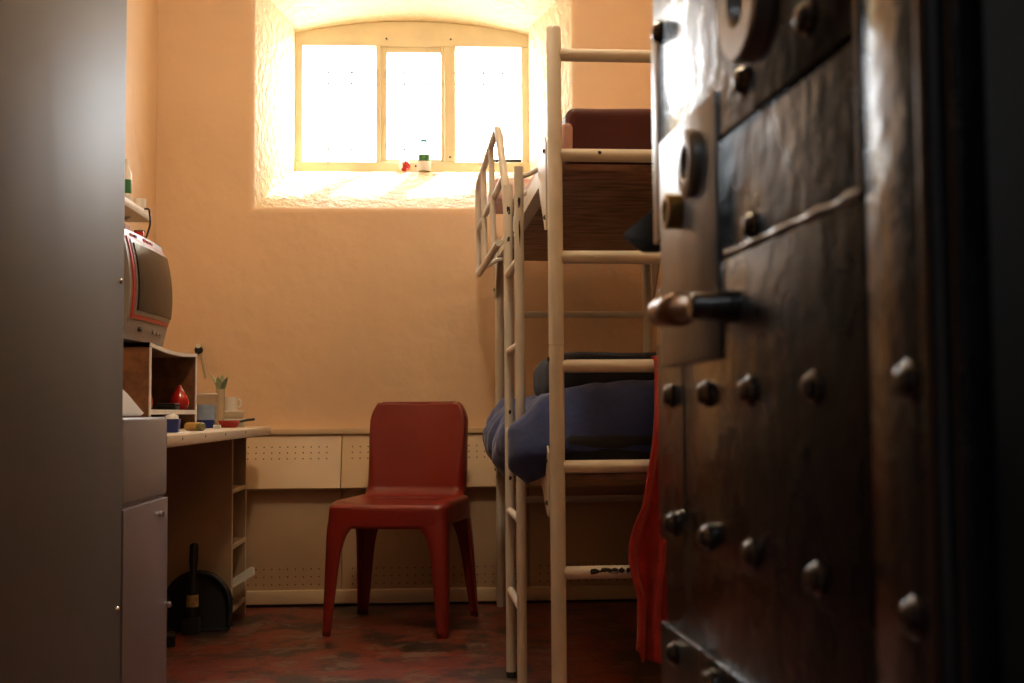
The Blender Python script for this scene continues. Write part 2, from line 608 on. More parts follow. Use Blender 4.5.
# ------------------------------------------------------------------ fill lights, both added and out of view: corridor strip, cell globe
lamp = thing('corridor_fill_light', 'added unseen white strip light filling in from the corridor ceiling', 'lamp', (-0.1, -1.1, CZ))
box('housing', (-0.62, 0.62, -0.05, 0.05, -0.06, 0.0), 'fill_shell', lamp, 0.006)
bm = B()
add_tube(bm, [(-0.58, 0, -0.078), (0.58, 0, -0.078)], 0.018, 12)
obj('tube', bm, 'fill_tube', lamp, smooth=60)

bulk = thing('cell_fill_globe', 'added unseen opal globe brightening the cell walls from above', 'lamp', (0.0, 3.1, CZ))  # unseen globe, added to lift the brightness of the walls
bm = B()
add_lathe(bm, [(0.06, 0.0), (0.06, -0.02), (0.05, -0.03), (0.012, -0.035), (0.012, -0.13), (0.05, -0.135), (0.05, -0.15)], (0, 0, 0), 'z', 28)
obj('base', bm, 'fill_shell', bulk, smooth=45)
bm = B()
add_lathe(bm, [(0.115 * math.sin(PI * (0.14 + 0.84 * k / 12)), -0.26 + 0.115 * math.cos(PI * (0.14 + 0.84 * k / 12))) for k in range(13)], (0, 0, 0), 'z', 28)
obj('diffuser', bm, 'fill_opal', bulk, smooth=60)

# ------------------------------------------------------------------ cell door
hx, hy, lx, ly = 0.281, 0.675, 0.245, 1.407
DW = math.hypot(lx - hx, ly - hy)
door = thing('door_1', 'heavy black iron cell door studded with bolts, standing open', 'door', (hx, hy, 0), math.atan2(ly - hy, lx - hx), kind='structure')
# local: x from hinge to leading edge, +y the face turned to the viewer
box('leaf', (0, DW - 0.004, -0.045, -0.006, 0.012, 2.02), 'door_paint', door, 0.003)
for z0, z1 in ((1.052, 2.015), (0.658, 0.938), (0.016, 0.565)):
    box('plate', (0.122, DW, -0.006, 0.0, z0, z1), 'door_paint', door, 0.0022)
box('hinge_strap', (0.004, 0.112, -0.006, 0.002, 0.014, 2.018), 'door_paint', door, 0.003)
bm = B()
add_tube(bm, [(0.117, -0.002, 0.94), (0.117, -0.002, 2.01)], 0.0055, 10)
for v in bm.verts:
    v.co.y += 0.0016 * math.sin(v.co.z * 190)
obj('weld_bead', bm, 'door_bolt', door, smooth=60)
bm = B()
pts_ = [(0.124 + 0.02 * k, -0.003, 0.942 + 0.0007 * math.sin(k * 2.1)) for k in range(17)]
add_tube(bm, pts_, [0.0050 + 0.0012 * math.sin(k * 1.7) for k in range(17)], 8)
obj('weld_bead', bm, 'door_bolt', door, smooth=60)
bm = B()
add_tube(bm, [(0.004, 0.004, 0.02), (0.004, 0.004, 2.01)], 0.010, 10)
obj('hinge_barrel', bm, 'door_bolt', door, smooth=60)

bm = B()
add_lathe(bm, [(0.0135, 0.0), (0.0135, 0.003), (0.0115, 0.004), (0.0105, 0.007), (0.0075, 0.0100), (0.003, 0.0110)], (0, 0, 0), 'y', 10)
bolt0 = obj('bolt_head', bm, 'door_bolt', door, smooth=50)
us = (0.660, 0.515, 0.374, 0.214, 0.045)
spots = [(u, z) for z in (0.816, 0.679, 0.542, 0.405, 0.268, 0.130) for u in us]
spots += [(0.374, 0.957), (0.374, 1.083), (0.214, 1.087), (0.045, 1.083), (0.690, 1.222), (0.045, 1.36), (0.374, 1.36), (0.214, 1.36), (0.69, 1.36),
          (0.660, 1.65), (0.374, 1.65), (0.214, 1.65), (0.045, 1.65), (0.66, 1.93), (0.374, 1.93), (0.214, 1.93), (0.045, 1.93)]
for i, (u, z) in enumerate(spots):
    y = 0.0019 if u < 0.1 else (-0.0061 if 0.94 < z < 1.05 else -0.0001)
    if i == 0:
        bolt0.location = (u, y, z)
    else:
        share(bolt0, door, (u, y, z))

# lock
lock = box('lock_plate', (0.463, 0.694, 0.0, 0.0035, 0.848, 1.098), 'lock_steel', door, 0.0012)
box('edge_plate', (DW - 0.034, DW + 0.0006, -0.04, 0.0022, 0.99, 1.24), 'lock_steel', door, 0.001)
bm = B()
add_lathe(bm, [(0.034, 0.0035), (0.034, 0.0125), (0.031, 0.0145), (0.017, 0.0145), (0.015, 0.010), (0.004, 0.0095)], (0.538, 0, 1.044), 'y', 28)
es_ = obj('escutcheon', bm, 'lock_steel', door, smooth=40)
bm = B()
add_lathe(bm, [(0.005, 0.0096), (0.005, 0.0112)], (0.538, 0, 1.048), 'y', 10)
add_box(bm, 0.5355, 0.5405, 0.0096, 0.0112, 1.030, 1.048)
obj('keyhole', bm, 'black_plastic', es_)
bm = B()
add_lathe(bm, [(0.0185, 0.0035), (0.0185, 0.018), (0.0165, 0.020), (0.0125, 0.020), (0.0115, 0.015), (0.002, 0.015)], (0.600, 0, 1.006), 'y', 24)
obj('lock_cylinder', bm, 'brass', door, smooth=40)
# drop handle: black mount, shaft and flared grip
bm = B()
add_lathe(bm, [(0.015, 0.0), (0.015, 0.012), (0.012, 0.022), (0.012, 0.040), (0.010, 0.043)], (0.412, 0, 0.892), 'y', 16)
hd = obj('handle', bm, 'door_bolt', door, smooth=40)
bm = B()
add_tube(bm, [(0.405, 0.030, 0.892), (0.452, 0.032, 0.893), (0.478, 0.034, 0.895)], [0.0105, 0.0115, 0.0125], 16)
add_tube(bm, [(0.478, 0.034, 0.895), (0.482, 0.034, 0.895), (0.555, 0.036, 0.897), (0.560, 0.036, 0.897)], [0.0125, 0.0165, 0.014, 0.010], 16)
obj('grip', bm, 'worn_bronze', hd, smooth=50)
# spring latch standing out of the leading edge
bm = B()
add_prism(bm, [(DW - 0.01, 0.985), (DW - 0.01, 1.043), (DW + 0.240, 1.038), (DW + 0.236, 1.030), (DW + 0.13, 0.997)], 1, -0.034, -0.010, 0.003)
obj('latch_tongue', bm, 'latch_iron', door, smooth=35)
# round spy hole with a thick rim
bm = B()
add_lathe(bm, [(0.054, 0.0), (0.054, 0.014), (0.051, 0.017), (0.026, 0.017), (0.0235, 0.013), (0.022, 0.004), (0.002, 0.004)], (0.345, 0, 1.146), 'y', 32)
sp = obj('spy_hole', bm, 'lock_steel', door, smooth=40)
bm = B()
add_lathe(bm, [(0.021, 0.0042), (0.018, 0.0065), (0.002, 0.0075)], (0.345, 0, 1.146), 'y', 24)
obj('lens', bm, 'brass', sp, smooth=60)
box('stile_seam', (0.612, 0.6145, 0.0, 0.0008, 0.66, 0.846), 'chip_dark', door)

# ------------------------------------------------------------------ bunk bed
BEDX, BEDY, BW, BL = 0.296, 3.20, 0.625, 2.0
brz = math.atan2(0.052, 2.0)
bed = thing('bunk_bed', 'cream tubular steel bunk bed with chipped paint beside the end wall', 'bunk bed', (BEDX, BEDY, 0), brz)


def tube(name, pts, r, material, parent, seg=14, rad=0.0):
    bm = B()
    add_tube(bm, fillet(pts, rad) if rad else pts, r, seg)
    return obj(name, bm, material, parent, smooth=50)


PR, RR = 0.0195, 0.0170
for x in (0, BW):
    bm = B()
    add_lathe(bm, [(PR, 0.0), (PR, 0.966), (PR - 0.002, 0.967), (PR - 0.002, 0.971), (PR, 0.972), (PR, 1.796), (PR - 0.003, 1.803), (PR - 0.01, 1.806)], (x, 0, 0), 'z', 18)
    obj('post', bm, 'bed_paint', bed, smooth=50)
    bm = B()
    add_lathe(bm, [(PR, 0.0), (PR, 0.866), (PR - 0.002, 0.867), (PR - 0.002, 0.871), (PR, 0.872), (PR, 1.50), (PR - 0.005, 1.508)], (x, BL, 0), 'z', 18)
    obj('post', bm, 'bed_paint', bed, smooth=50)
for z in (1.729, 1.465, 1.199, 0.917, 0.659, 0.390):
    tube('end_rail', [(PR * 0.7, 0, z), (BW - PR * 0.7, 0, z)], RR, 'bed_paint', bed)
for z in (1.465, 1.206, 0.659, 0.436):
    tube('end_rail', [(PR * 0.7, BL, z), (BW - PR * 0.7, BL, z)], RR * 0.85, 'bed_paint', bed)
for zc in (1.447, 0.640):
    for x, s in ((-0.012, 1), (BW + 0.012, -1)):
        bm = B()
        add_prism(bm, [(x - s * 0.004, zc - 0.022), (x + s * 0.034, zc - 0.022), (x + s * 0.034, zc - 0.017), (x + s * 0.002, zc - 0.017), (x + s * 0.002, zc + 0.030), (x - s * 0.004, zc + 0.030)], 1, 0.012, BL - 0.012, 0.001)
        obj('side_rail', bm, 'bed_paint', bed)
        for y, t in ((0.016, 1), (BL - 0.016, -1)):
            bm = B()
            a = 0.225 if zc > 1 else 0.16
            add_prism(bm, [(y, zc + 0.055), (y + t * 0.028, zc + 0.075), (y + t * 0.19, zc + 0.030), (y + t * 0.19, zc - 0.020), (y + t * 0.035, zc - a + 0.055), (y, zc - a + 0.05)], 0, x - s * 0.0105, x - s * 0.0055, 0.001)
            g = obj('gusset', bm, 'bed_paint', bed)
            for zz in (zc + 0.035, zc - a + 0.085):
                bm = B()
                add_lathe(bm, [(0.007, 0), (0.006, -0.003 * s), (0.003, -0.005 * s)], (x - s * 0.0105, y + t * 0.018, zz), 'x', 8)
                obj('bolt', bm, 'chip_dark', g)
# bolt at the joint of the two frames
for z in (0.955,):
    bm = B()
    add_lathe(bm, [(0.006, -0.024), (0.006, 0.024)], (0, 0, z - 0.02), 'x', 8)
    obj('bolt', bm, 'chip_dark', bed)
# timber boards under both mattresses
box('base_board', (0.016, BW - 0.016, 0.02, BL - 0.02, 1.430, 1.446), 'plywood', bed, 0.001)
box('base_board', (0.016, BW - 0.016, 0.02, BL - 0.02, 0.623, 0.639), 'plywood', bed, 0.001)
# guard rail of the top bunk (hooked over the side rail, leaning out a little)
gx0, gx1 = -0.083, -0.105
G = lambda x, y, z: (x, y, z)
tube('guard_rail', [(-0.060, 0.78, 1.36), (-0.065, 0.80, 1.52), (-0.084, 0.875, 1.742), (-0.098, 1.79, 1.715), (-0.098, 1.835, 1.352), (-0.075, 0.98, 1.37)], 0.0125, 'bed_paint', bed, 12, 0.055)
tube('guard_bar', [(-0.068, 0.82, 1.565), (-0.098, 1.81, 1.535)], 0.0105, 'bed_paint', bed, 10)
tube('guard_bar', [(-0.088, 1.16, 1.735), (-0.080, 1.16, 1.368)], 0.0105, 'bed_paint', bed, 10)
tube('guard_bar', [(-0.094, 1.50, 1.725), (-0.090, 1.50, 1.36)], 0.0105, 'bed_paint', bed, 10)
for y in (1.05, 1.72):
    tube('guard_hook', [(-0.085, y, 1.365), (-0.03, y, 1.40), (0.0, y, 1.405)], 0.008, 'bed_paint', bed, 8)
# chipped paint
rnd = random.Random(3)


def chip(x, z, y=-0.0178, w=0.012, h=0.006):
    bm = B()
    k = 9
    vsx = []
    for i in range(k):
        a = 2 * PI * i / k
        rr = 0.7 + 0.5 * rnd.random()
        px, pz = w * rr * math.cos(a), h * rr * math.sin(a)
        vsx.append(bm.verts.new((x + px, -math.sqrt(max(0.0, 0.0174 ** 2 - pz ** 2)) - 0.0006, z + pz)))
    bm.faces.new(vsx)
    obj('paint_chip', bm, 'chip_dark', bed)


for x, w in ((0.090, 0.016), (0.118, 0.016), (0.140, 0.014), (0.160, 0.008), (0.180, 0.010)):
    chip(x, 0.393 + 0.003 * rnd.random(), w=w, h=0.008)
chip(0.115, 1.469, w=0.005, h=0.004)

# ladder hooked on the long side of the bed
lad = thing('bunk_ladder', 'cream tubular steel ladder hooked on the side of the bunk bed', 'ladder', (0.213, 3.62, 0), brz)
LN, LF = -0.175, 0.205
tube('rail', [(0, LN, 0.012), (0, LN, 1.482)], 0.0135, 'bed_paint', lad)
tube('rail', [(0, LF, 0.012), (0, LF, 1.50)], 0.0145, 'bed_paint', lad)
for y in (LN, LF):
    bm = B()
    add_lathe(bm, [(0.016, 0), (0.016, 0.014), (0.014, 0.018)], (0, y, 0), 'z', 12)
    obj('rubber_foot', bm, 'black_plastic', lad, smooth=50)
    tube('hook', [(0, y, 1.452), (0.035, y, 1.464), (0.070, y, 1.487), (0.088, y, 1.485), (0.090, y, 1.462)], 0.0075, 'bed_paint', lad, 10, 0.02)
for z in (1.223, 0.985, 0.742, 0.500, 0.261):
    tube('rung', [(0, LN, z), (0, LF, z)], 0.0115, 'bed_paint', lad)
for y, z, w, h in ((LF, 1.42, 0.006, 0.014), (LF, 1.33, 0.005, 0.010), (LN, 1.38, 0.004, 0.016), (LN, 1.30, 0.003, 0.04), (LF, 0.80, 0.004, 0.008), (LF, 0.60, 0.005, 0.007)):
    bm = B()
    rr = 0.0138 if y == LN else 0.0148
    vsx = []
    for i in range(9):
        a = 2 * PI * i / 9
        q = 0.6 + 0.6 * rnd.random()
        px, pz = w * q * math.cos(a), h * q * math.sin(a)
        vsx.append(bm.verts.new((px, y - math.sqrt(rr * rr - px * px) - 0.0004, z + pz)))
    bm.faces.new(vsx)
    obj('paint_chip', bm, 'chip_dark', lad)


# bedding -------------------------------------------------------------------
def soft_box(x0, x1, y0, y1, z0, z1, r, nx, ny, amp, seed, puff=0.0):
    """closed cushion-like box with rounded edges and gentle lumps"""
    bm = B()
    add_box(bm, x0, x1, y0, y1, z0, z1)
    bmesh.ops.bevel(bm, geom=bm.edges[:], offset=r, segments=4, profile=0.5, affect='EDGES')
    bmesh.ops.subdivide_edges(bm, edges=[e for e in bm.edges if e.calc_length() > 0.08], cuts=max(nx, ny), use_grid_fill=True)
    cx, cy, hx_, hy_ = (x0 + x1) / 2, (y0 + y1) / 2, (x1 - x0) / 2, (y1 - y0) / 2
    for v in bm.verts:
        a = max(0, 1 - ((v.co.x - cx) / hx_) ** 2) * max(0, 1 - ((v.co.y - cy) / hy_) ** 2)
        nvec = noise.noise_vector(v.co * 6 + Vector((seed, 0, 0)))
        v.co += nvec * amp
        if v.co.z > (z0 + z1) / 2:
            v.co.z += puff * a
    return bm


def bedpt(x, y):
    c, s_ = math.cos(brz), math.sin(brz)
    return (BEDX + x * c - y * s_, BEDY + x * s_ + y * c)


mt_top = thing('mattress', 'maroon vinyl mattress on the top bunk', 'mattress', (BEDX, BEDY, 1.447), brz)
obj('cover', soft_box(0.035, BW - 0.03, 0.028, BL - 0.03, 0.0, 0.155, 0.025, 8, 8, 0.003, 3), 'mattress_vinyl', mt_top, smooth=180)
bm = soft_box(0.016, 0.052, 0.030, 0.95, 0.004, 0.110, 0.015, 4, 8, 0.012, 9)
obj('sheet_edge', bm, 'sheet_pink', mt_top, smooth=180)
px_, py_ = bedpt(0.24, 1.72)
pil = obj('pillow', soft_box(-0.30, 0.28, -0.20, 0.2, 0.0, 0.09, 0.035, 6, 6, 0.012, 21, 0.03), 'pillow_pink', smooth=180)
pil.location = (px_, py_, 1.597)
pil.rotation_euler = (0, 0.05, brz)
tag(pil, 'pink patterned pillow at the far end of the top bunk', 'pillow')

mt_low = obj('mattress', soft_box(0.02, BW - 0.02, 0.03, BL - 0.03, 0.0, 0.10, 0.025, 8, 8, 0.003, 5), 'blanket_black', smooth=180)
mt_low.location = (BEDX, BEDY, 0.640)
mt_low.rotation_euler = (0, 0, brz)
tag(mt_low, 'dark mattress on the bottom bunk under the bedding', 'mattress')


def duvet(u, v):
    y = 0.035 + 1.55 * u                     # along the bed
    # overhang beyond the frame on the open side
    near = 1 - sstep(0.17, 0.24, y)
    far = sstep(0.62, 0.72, y) * (1 - 0.5 * sstep(1.25, 1.55, y))
    out = 0.052 + 0.050 * near + 0.026 * far
    drop = 0.15 + 0.040 * near + 0.03 * far + 0.02 * math.sin(y * 23)
    top = 0.812 + 0.014 * math.sin(y * 5.0 + 0.6)
    if v < 0.62:                             # across the top, from the wall side to the open side
        t = v / 0.62
        x = 0.585 - t * (0.585 + out * 0.35)
        z = top - 0.05 * (1 - sstep(0.0, 0.12, t)) + 0.055 * (1 - sstep(0.35, 0.95, t))
        z += 0.018 * math.sin(t * 9 + y * 6) * math.sin(t * PI)
    else:
        t = (v - 0.62) / 0.38
        a = t * PI * 0.62
        x = -out * 0.35 - math.sin(min(a * 1.3, PI)) * out * 0.75 + max(0, t - 0.72) * 0.14
        z = top - 0.012 - t * drop - 0.01 * (1 - math.cos(a))
    if u < 0.07:                             # the near end is tucked down behind the rail
        q = math.sin(u / 0.07 * PI / 2)
        z = 0.690 + (z - 0.690) * q
        x = 0.035 + (x - 0.035) * math.sqrt(q) if x < 0.035 else x
    p_ = Vector((x, y, z))
    rg = 1 - abs(noise.noise(p_ * Vector((7.0, 7.0, 4.0)))) * 2
    rg2 = 1 - abs(noise.noise(p_ * 15.0 + Vector((3, 1, 7)))) * 2
    nv = noise.noise_vector(p_ * 7.0) * 0.014 + Vector((-0.6, 0, 0.8)) * (0.014 * rg * abs(rg) + 0.006 * rg2)
    # vertical gathers on the hanging edge
    if v > 0.6:
        p_.x -= 0.010 * math.sin(y * 60 + 2 * noise.noise(p_ * 5)) * sstep(0.6, 0.8, v)
    p_ += nv
    if 0.19 < y < 0.68:
        p_.x = max(p_.x, -0.048)
    if y < 0.19:
        p_.x = max(p_.x, -0.105)
    return p_


bm = B()
add_grid(bm, duvet, 90, 60)
dv = obj('duvet', bm, 'duvet_navy', smooth=180, solid=0.022, recalc=True)
dv.location = (BEDX, BEDY, 0)
dv.rotation_euler = (0, 0, brz)
tag(dv, 'navy blue duvet spilling over the side of the bottom bunk', 'duvet')

bk = obj('folded_blanket', soft_box(0.012, 0.56, 0.16, 0.95, 0.0, 0.115, 0.035, 8, 8, 0.014, 33, 0.012), 'blanket_black', smooth=180)
bk.location = (BEDX + 0.01, BEDY, 0.842)
bk.rotation_euler = (0, 0, brz)
tag(bk, 'black folded blanket piled on top of the navy duvet', 'blanket')


# red towel hanging over the bed end
def towel(u, v):
    xt = 0.250 + 0.26 * u
    xb = 0.186 + 0.27 * u
    bot = 0.125 + 0.10 * u + 0.035 * math.sin(u * 9 + 0.4) + 0.06 * (1 - sstep(0, 0.10, u))
    if v < 0.12:
        a = v / 0.12 * PI
        return Vector((xt, 0.024 * math.cos(a) + 0.0, 0.917 + 0.024 * math.sin(a)))
    t = (v - 0.12) / 0.88
    x = xt + (xb - xt) * sstep(0, 0.85, t)
    y = -0.024 - 0.019 * (1 + math.sin(u * 34 + 1.2 * math.sin(t * 3))) * sstep(0, 0.25, t) * (1 - 0.3 * u) - 0.006 * t
    z = 0.917 + (bot - 0.917) * t
    x += 0.008 * math.sin(t * 9 + u * 12) * t
    if t > 0.5 and u < 0.12:
        x -= 0.022 * math.sin((t - 0.5) / 0.3 * PI) if t < 0.8 else 0
    return Vector((x, y, z))


bm = B()
add_grid(bm, towel, 70, 60)
tw = obj('towel', bm, 'towel_red', smooth=180, solid=0.005, recalc=True)
tw.location = (BEDX, BEDY, 0)
tw.rotation_euler = (0, 0, brz)
tag(tw, 'red towel hanging in folds from the end of the bunk bed', 'towel')

# ------------------------------------------------------------------ chair
ch = thing('stacking_chair', 'red one-piece moulded plastic chair standing against the end wall', 'chair', (-0.150, 4.78, 0), math.radians(-13))
SW, SD, SZ = 0.215, 0.215, 0.476     # half width, half depth, seat height


def shell(u, v):
    """seat pan rolling over its edge into the apron, one continuous moulding"""
    a = u * 2 * PI
    c_, s_ = math.cos(a), math.sin(a)
    n_ = 18.0
    q = (abs(c_) ** n_ + abs(s_) ** n_) ** (-1 / n_)
    ex, ey = c_ * q, s_ * q
    front = sstep(0.5, 1.0, -ey) * (1 - abs(ex) ** 6)
    if v < 0.72:
        r_ = v / 0.72
        x, y = ex * r_, ey * r_
        z = SZ - 0.018 * (1 - abs(x) ** 3) * (1 - abs(y) ** 4) - 0.012 * sstep(0.6, 1.0, -y)
        return (x * (SW - 0.012), y * (SD - 0.012) - 0.01, z)
    if v < 0.84:
        t = (v - 0.72) / 0.12 * PI / 2
        g = -0.012 + 0.016 * math.sin(t)
        return (ex * (SW + g), ey * (SD + g) - 0.01, SZ - 0.012 * sstep(0.6, 1.0, -ey) - 0.014 * (1 - math.cos(t)))
    t = (v - 0.84) / 0.16
    return (ex * (SW + 0.004 + 0.004 * t), ey * (SD + 0.004 + 0.004 * t) - 0.01, SZ - 0.012 * sstep(0.6, 1.0, -ey) - 0.014 - 0.068 * t)


bm = B()
add_grid(bm, shell, 112, 30, closed_u=True)
bmesh.ops.remove_doubles(bm, verts=bm.verts[:], dist=0.0004)
obj('seat', bm, 'chair_red', ch, smooth=180, solid=0.006, recalc=True)


def leg_bm(sx, sy, footx, footy):
    """corner leg of angle section, tapering to the floor, arching into the apron"""
    bm = B()
    rows = 18
    prev = None
    for i in range(rows + 1):
        t = i / rows
        z = 0.430 * (1 - t)
        off_ = -0.002 + 0.0068 * min(1, t / 0.13)
        cx = sx * ((SW + off_) * (1 - t) + footx * t)
        cy = sy * ((SD + off_) * (1 - t) + footy * t) - 0.01 * (1 - t)
        arm = 0.030 + 0.034 * (1 - t) + 0.10 * math.exp(-t * 11)
        rr = 0.016
        P_ = [Vector((cx - sx * arm, cy, z)), Vector((cx - sx * (rr + (arm - rr) * 0.5), cy, z)), Vector((cx - sx * rr, cy, z)), Vector((cx - sx * rr * 0.3, cy - sy * rr * 0.3, z)),
              Vector((cx, cy - sy * rr, z)), Vector((cx, cy - sy * (rr + (arm - rr) * 0.5), z)), Vector((cx, cy - sy * arm, z))]
        # slight central rib on each face
        P_[1].y -= 0.0
        row = [bm.verts.new(p) for p in P_]
        if prev:
            for k in range(len(row) - 1):
                bm.faces.new((prev[k], prev[k + 1], row[k + 1], row[k]))
        prev = row
    return bm


for sx, sy, fx, fy in ((-1, -1, 0.228, 0.262), (1, -1, 0.228, 0.262), (-1, 1, 0.240, 0.262), (1, 1, 0.240, 0.262)):
    obj('leg', leg_bm(sx, sy, fx, fy), 'chair_red', ch, smooth=60, solid=0.010, recalc=True)


def back(u, v):
    # v: 0 on the seat, 1 at the top; u across, the outer strips are wings folding rearwards
    if v < 0.16:
        t = v / 0.16
        yb, z = 0.110 + 0.075 * math.sin(t * PI / 2), SZ - 0.010 + 0.050 * (1 - math.cos(t * PI / 2))
    else:
        t = (v - 0.16) / 0.84
        z = SZ + 0.040 + 0.324 * t
        yb = 0.185 + 0.020 * t + 0.050 * t * t + 0.010 * math.sin(t * PI)
    w = 0.160 + 0.030 * sstep(0.05, 0.72, v)          # front face, narrowing to the seat
    outer = 0.198 - 0.004 * v                         # rear edge of the wings
    if v > 0.80:
        q = (v - 0.80) / 0.20
        w -= 0.026 * q * q
        outer -= 0.028 * q * q
    f = 0.14
    if u < f or u > 1 - f:
        q = (f - u) / f if u < f else (u - 1 + f) / f
        s_ = -1 if u < f else 1
        e = math.sin(q * PI / 2)
        return (s_ * (w + (outer - w) * e), yb + 0.004 + (0.060 - 0.020 * v) * q * q * min(1, v * 5), z - 0.006 * q * v)
    x = ((u - f) / (1 - 2 * f) * 2 - 1) * w
    return (x, yb + 0.018 * (1 - (x / w) ** 2) + 0.004, z)


bm = B()
add_grid(bm, back, 41, 40)
obj('backrest', bm, 'chair_red', ch, smooth=180, solid=0.007, recalc=True)
tube('top_lip', [(-0.150, 0.266, 0.838), (-0.08, 0.277, 0.839), (0.08, 0.277, 0.839), (0.150, 0.266, 0.838)], 0.006, 'chair_red', ch, 10)

# ------------------------------------------------------------------ tall locker and low cabinet
FX = -0.67
lk = thing('tall_locker', 'tall grey metal locker filling the left edge beside the doorway', 'locker', (0, 0, 0))
box('body', (WL + 0.005, FX - 0.018, 1.74, 2.678, 0.0, 1.95), 'locker_grey', lk, 0.006)
box('door', (FX - 0.0165, FX, 1.75, 2.680, 0.03, 1.94), 'locker_grey', lk, 0.003)
for z in (1.079, 0.399, 1.75):
    bm = B()
    add_lathe(bm, [(0.0065, 0.0), (0.0065, 0.003), (0.004, 0.006)], (FX, 2.645, z), 'x', 10)
    obj('screw', bm, 'chrome', lk, smooth=50)

cb = thing('bedside_cabinet', 'low grey cabinet with lilac door between locker and desk', 'cabinet', (0, 0, 0))
bm = B()
add_box(bm, WL + 0.01, FX - 0.006, 2.69, 3.112, 0.0, 0.790, 0.012, 3)
obj('body', bm, 'cabinet_grey', cb, smooth=40)
dr = box('drawer', (FX - 0.014, FX, 2.688, 3.114, 0.604, 0.795), 'cabinet_grey', cb, 0.010, 3)
d2 = box('door', (FX - 0.014, FX + 0.002, 2.688, 3.114, 0.02, 0.599), 'cabinet_lilac', cb, 0.002)
for y, z in ((3.015, 0.565), (3.106, 0.340)):
    bm = B()
    add_lathe(bm, [(0.006, 0), (0.008, 0.006), (0.007, 0.011), (0.003, 0.013)], (FX + 0.002, y, z), 'x', 12)
    obj('knob', bm, 'chrome', d2, smooth=50)

# white leaflet standing tilted on the cabinet
bm = B()
add_prism(bm, [(2.72, 0.797), (2.735, 0.797), (3.06, 0.797), (3.09, 0.803), (2.93, 0.848), (2.885, 0.858), (2.76, 0.86)], 0, -0.80, -0.72, 0.004)
lf = obj('paper_bundle', bm, 'paper_white', smooth=35)
tag(lf, 'bright white folded paper bundle on top of the low cabinet', 'paper')

# ------------------------------------------------------------------ desk and shelf unit
dk = thing('desk', 'cream laminate wall desk running from the cabinet to the end wall', 'desk', (0, 0, 0))
bm = B()
add_prism(bm, [(WL + 0.002, 3.120), (-0.672, 3.120), (-0.672, 4.98), (-0.70, 5.08), (-0.78, 5.13), (WL + 0.002, 5.13)], 2, 0.717, 0.749, 0.006)
obj('worktop', bm, 'desk_laminate', dk, smooth=35)
for y in (3.30, 3.62, 3.95, 4.35):
    bm = B()
    add_lathe(bm, [(0.004, 0), (0.003, 0.0015)], (-0.6722, y, 0.737), 'x', 8)
    obj('screw', bm, 'chip_dark', dk)
box('back_panel', (WL + 0.002, WL + 0.018, 3.125, 4.775, 0.30, 0.716), 'unit_board', dk)

un = thing('shelf_unit', 'narrow open wooden shelf unit supporting the far end of the desk', 'shelf unit', (0, 0, 0))
UX = -0.786
for y0, y1 in ((4.778, 4.794), (5.106, 5.122)):
    sd = box('side_panel', (WL + 0.004, UX - 0.003, y0, y1, 0.0, 0.716), 'unit_board', un)
    box('edge_strip', (UX - 0.003, UX, y0, y1, 0.0, 0.716), 'unit_edge', sd)
for z in (0.515, 0.305, 0.068):
    s0 = box('shelf', (WL + 0.01, UX - 0.006, 4.794, 5.106, z - 0.016, z), 'unit_board', un)
    box('edge_strip', (UX - 0.006, UX - 0.002, 4.794, 5.106, z - 0.016, z), 'unit_edge', s0)
box('back_panel', (WL + 0.001, WL + 0.010, 4.794, 5.106, 0.02, 0.716), 'unit_board', un)

pad = thing('writing_pad', 'white writing pad leaning out of the lowest shelf', 'pad', (-0.83, 4.93, 0.0885), 0.15)
bm = B()
add_prism(bm, [(-0.08, 0.0), (-0.07, 0.0), (0.105, 0.100), (0.099, 0.108), (0.085, 0.104)], 1, -0.10, 0.10)
obj('cover', bm, 'white_plastic', pad)
bk2 = obj('dark_book', (lambda bm: (add_box(bm, -0.16, 0.11, -0.08, 0.10, 0.0, 0.018, 0.002), bm)[1])(B()), 'black_plastic')
bk2.location = (-0.93, 4.92, 0.069)
tag(bk2, 'thin black book lying under the white pad', 'book')

# dustpan and brush under the desk
dp = thing('dustpan', 'black plastic dustpan leaning upright on the shelf unit side', 'dustpan', (-0.905, 4.715, 0.0))
bm = B()
pts = [(-0.118, 0.005), (0.118, 0.005)]
for k in range(15):
    a = PI * k / 14
    pts.append((0.118 * math.cos(a), 0.095 + 0.115 * math.sin(a)))
add_prism(bm, pts, 1, 0.030, 0.036)
for v in bm.verts:
    v.co.y += 0.10 * v.co.z
obj('tray', bm, 'dark_plastic', dp, smooth=35)
bm = B()
rim = [(0.118, 0.012)] + [(0.118 * math.cos(PI * k / 18), 0.095 + 0.115 * math.sin(PI * k / 18)) for k in range(19)] + [(-0.118, 0.012)]
add_tube(bm, [(x, 0.018 + 0.10 * z, z) for x, z in rim], 0.011, 8)
obj('rim', bm, 'dark_plastic', dp, smooth=60)
box('lip', (-0.115, 0.115, -0.012, 0.034, 0.0, 0.012), 'dark_plastic', dp, 0.003)

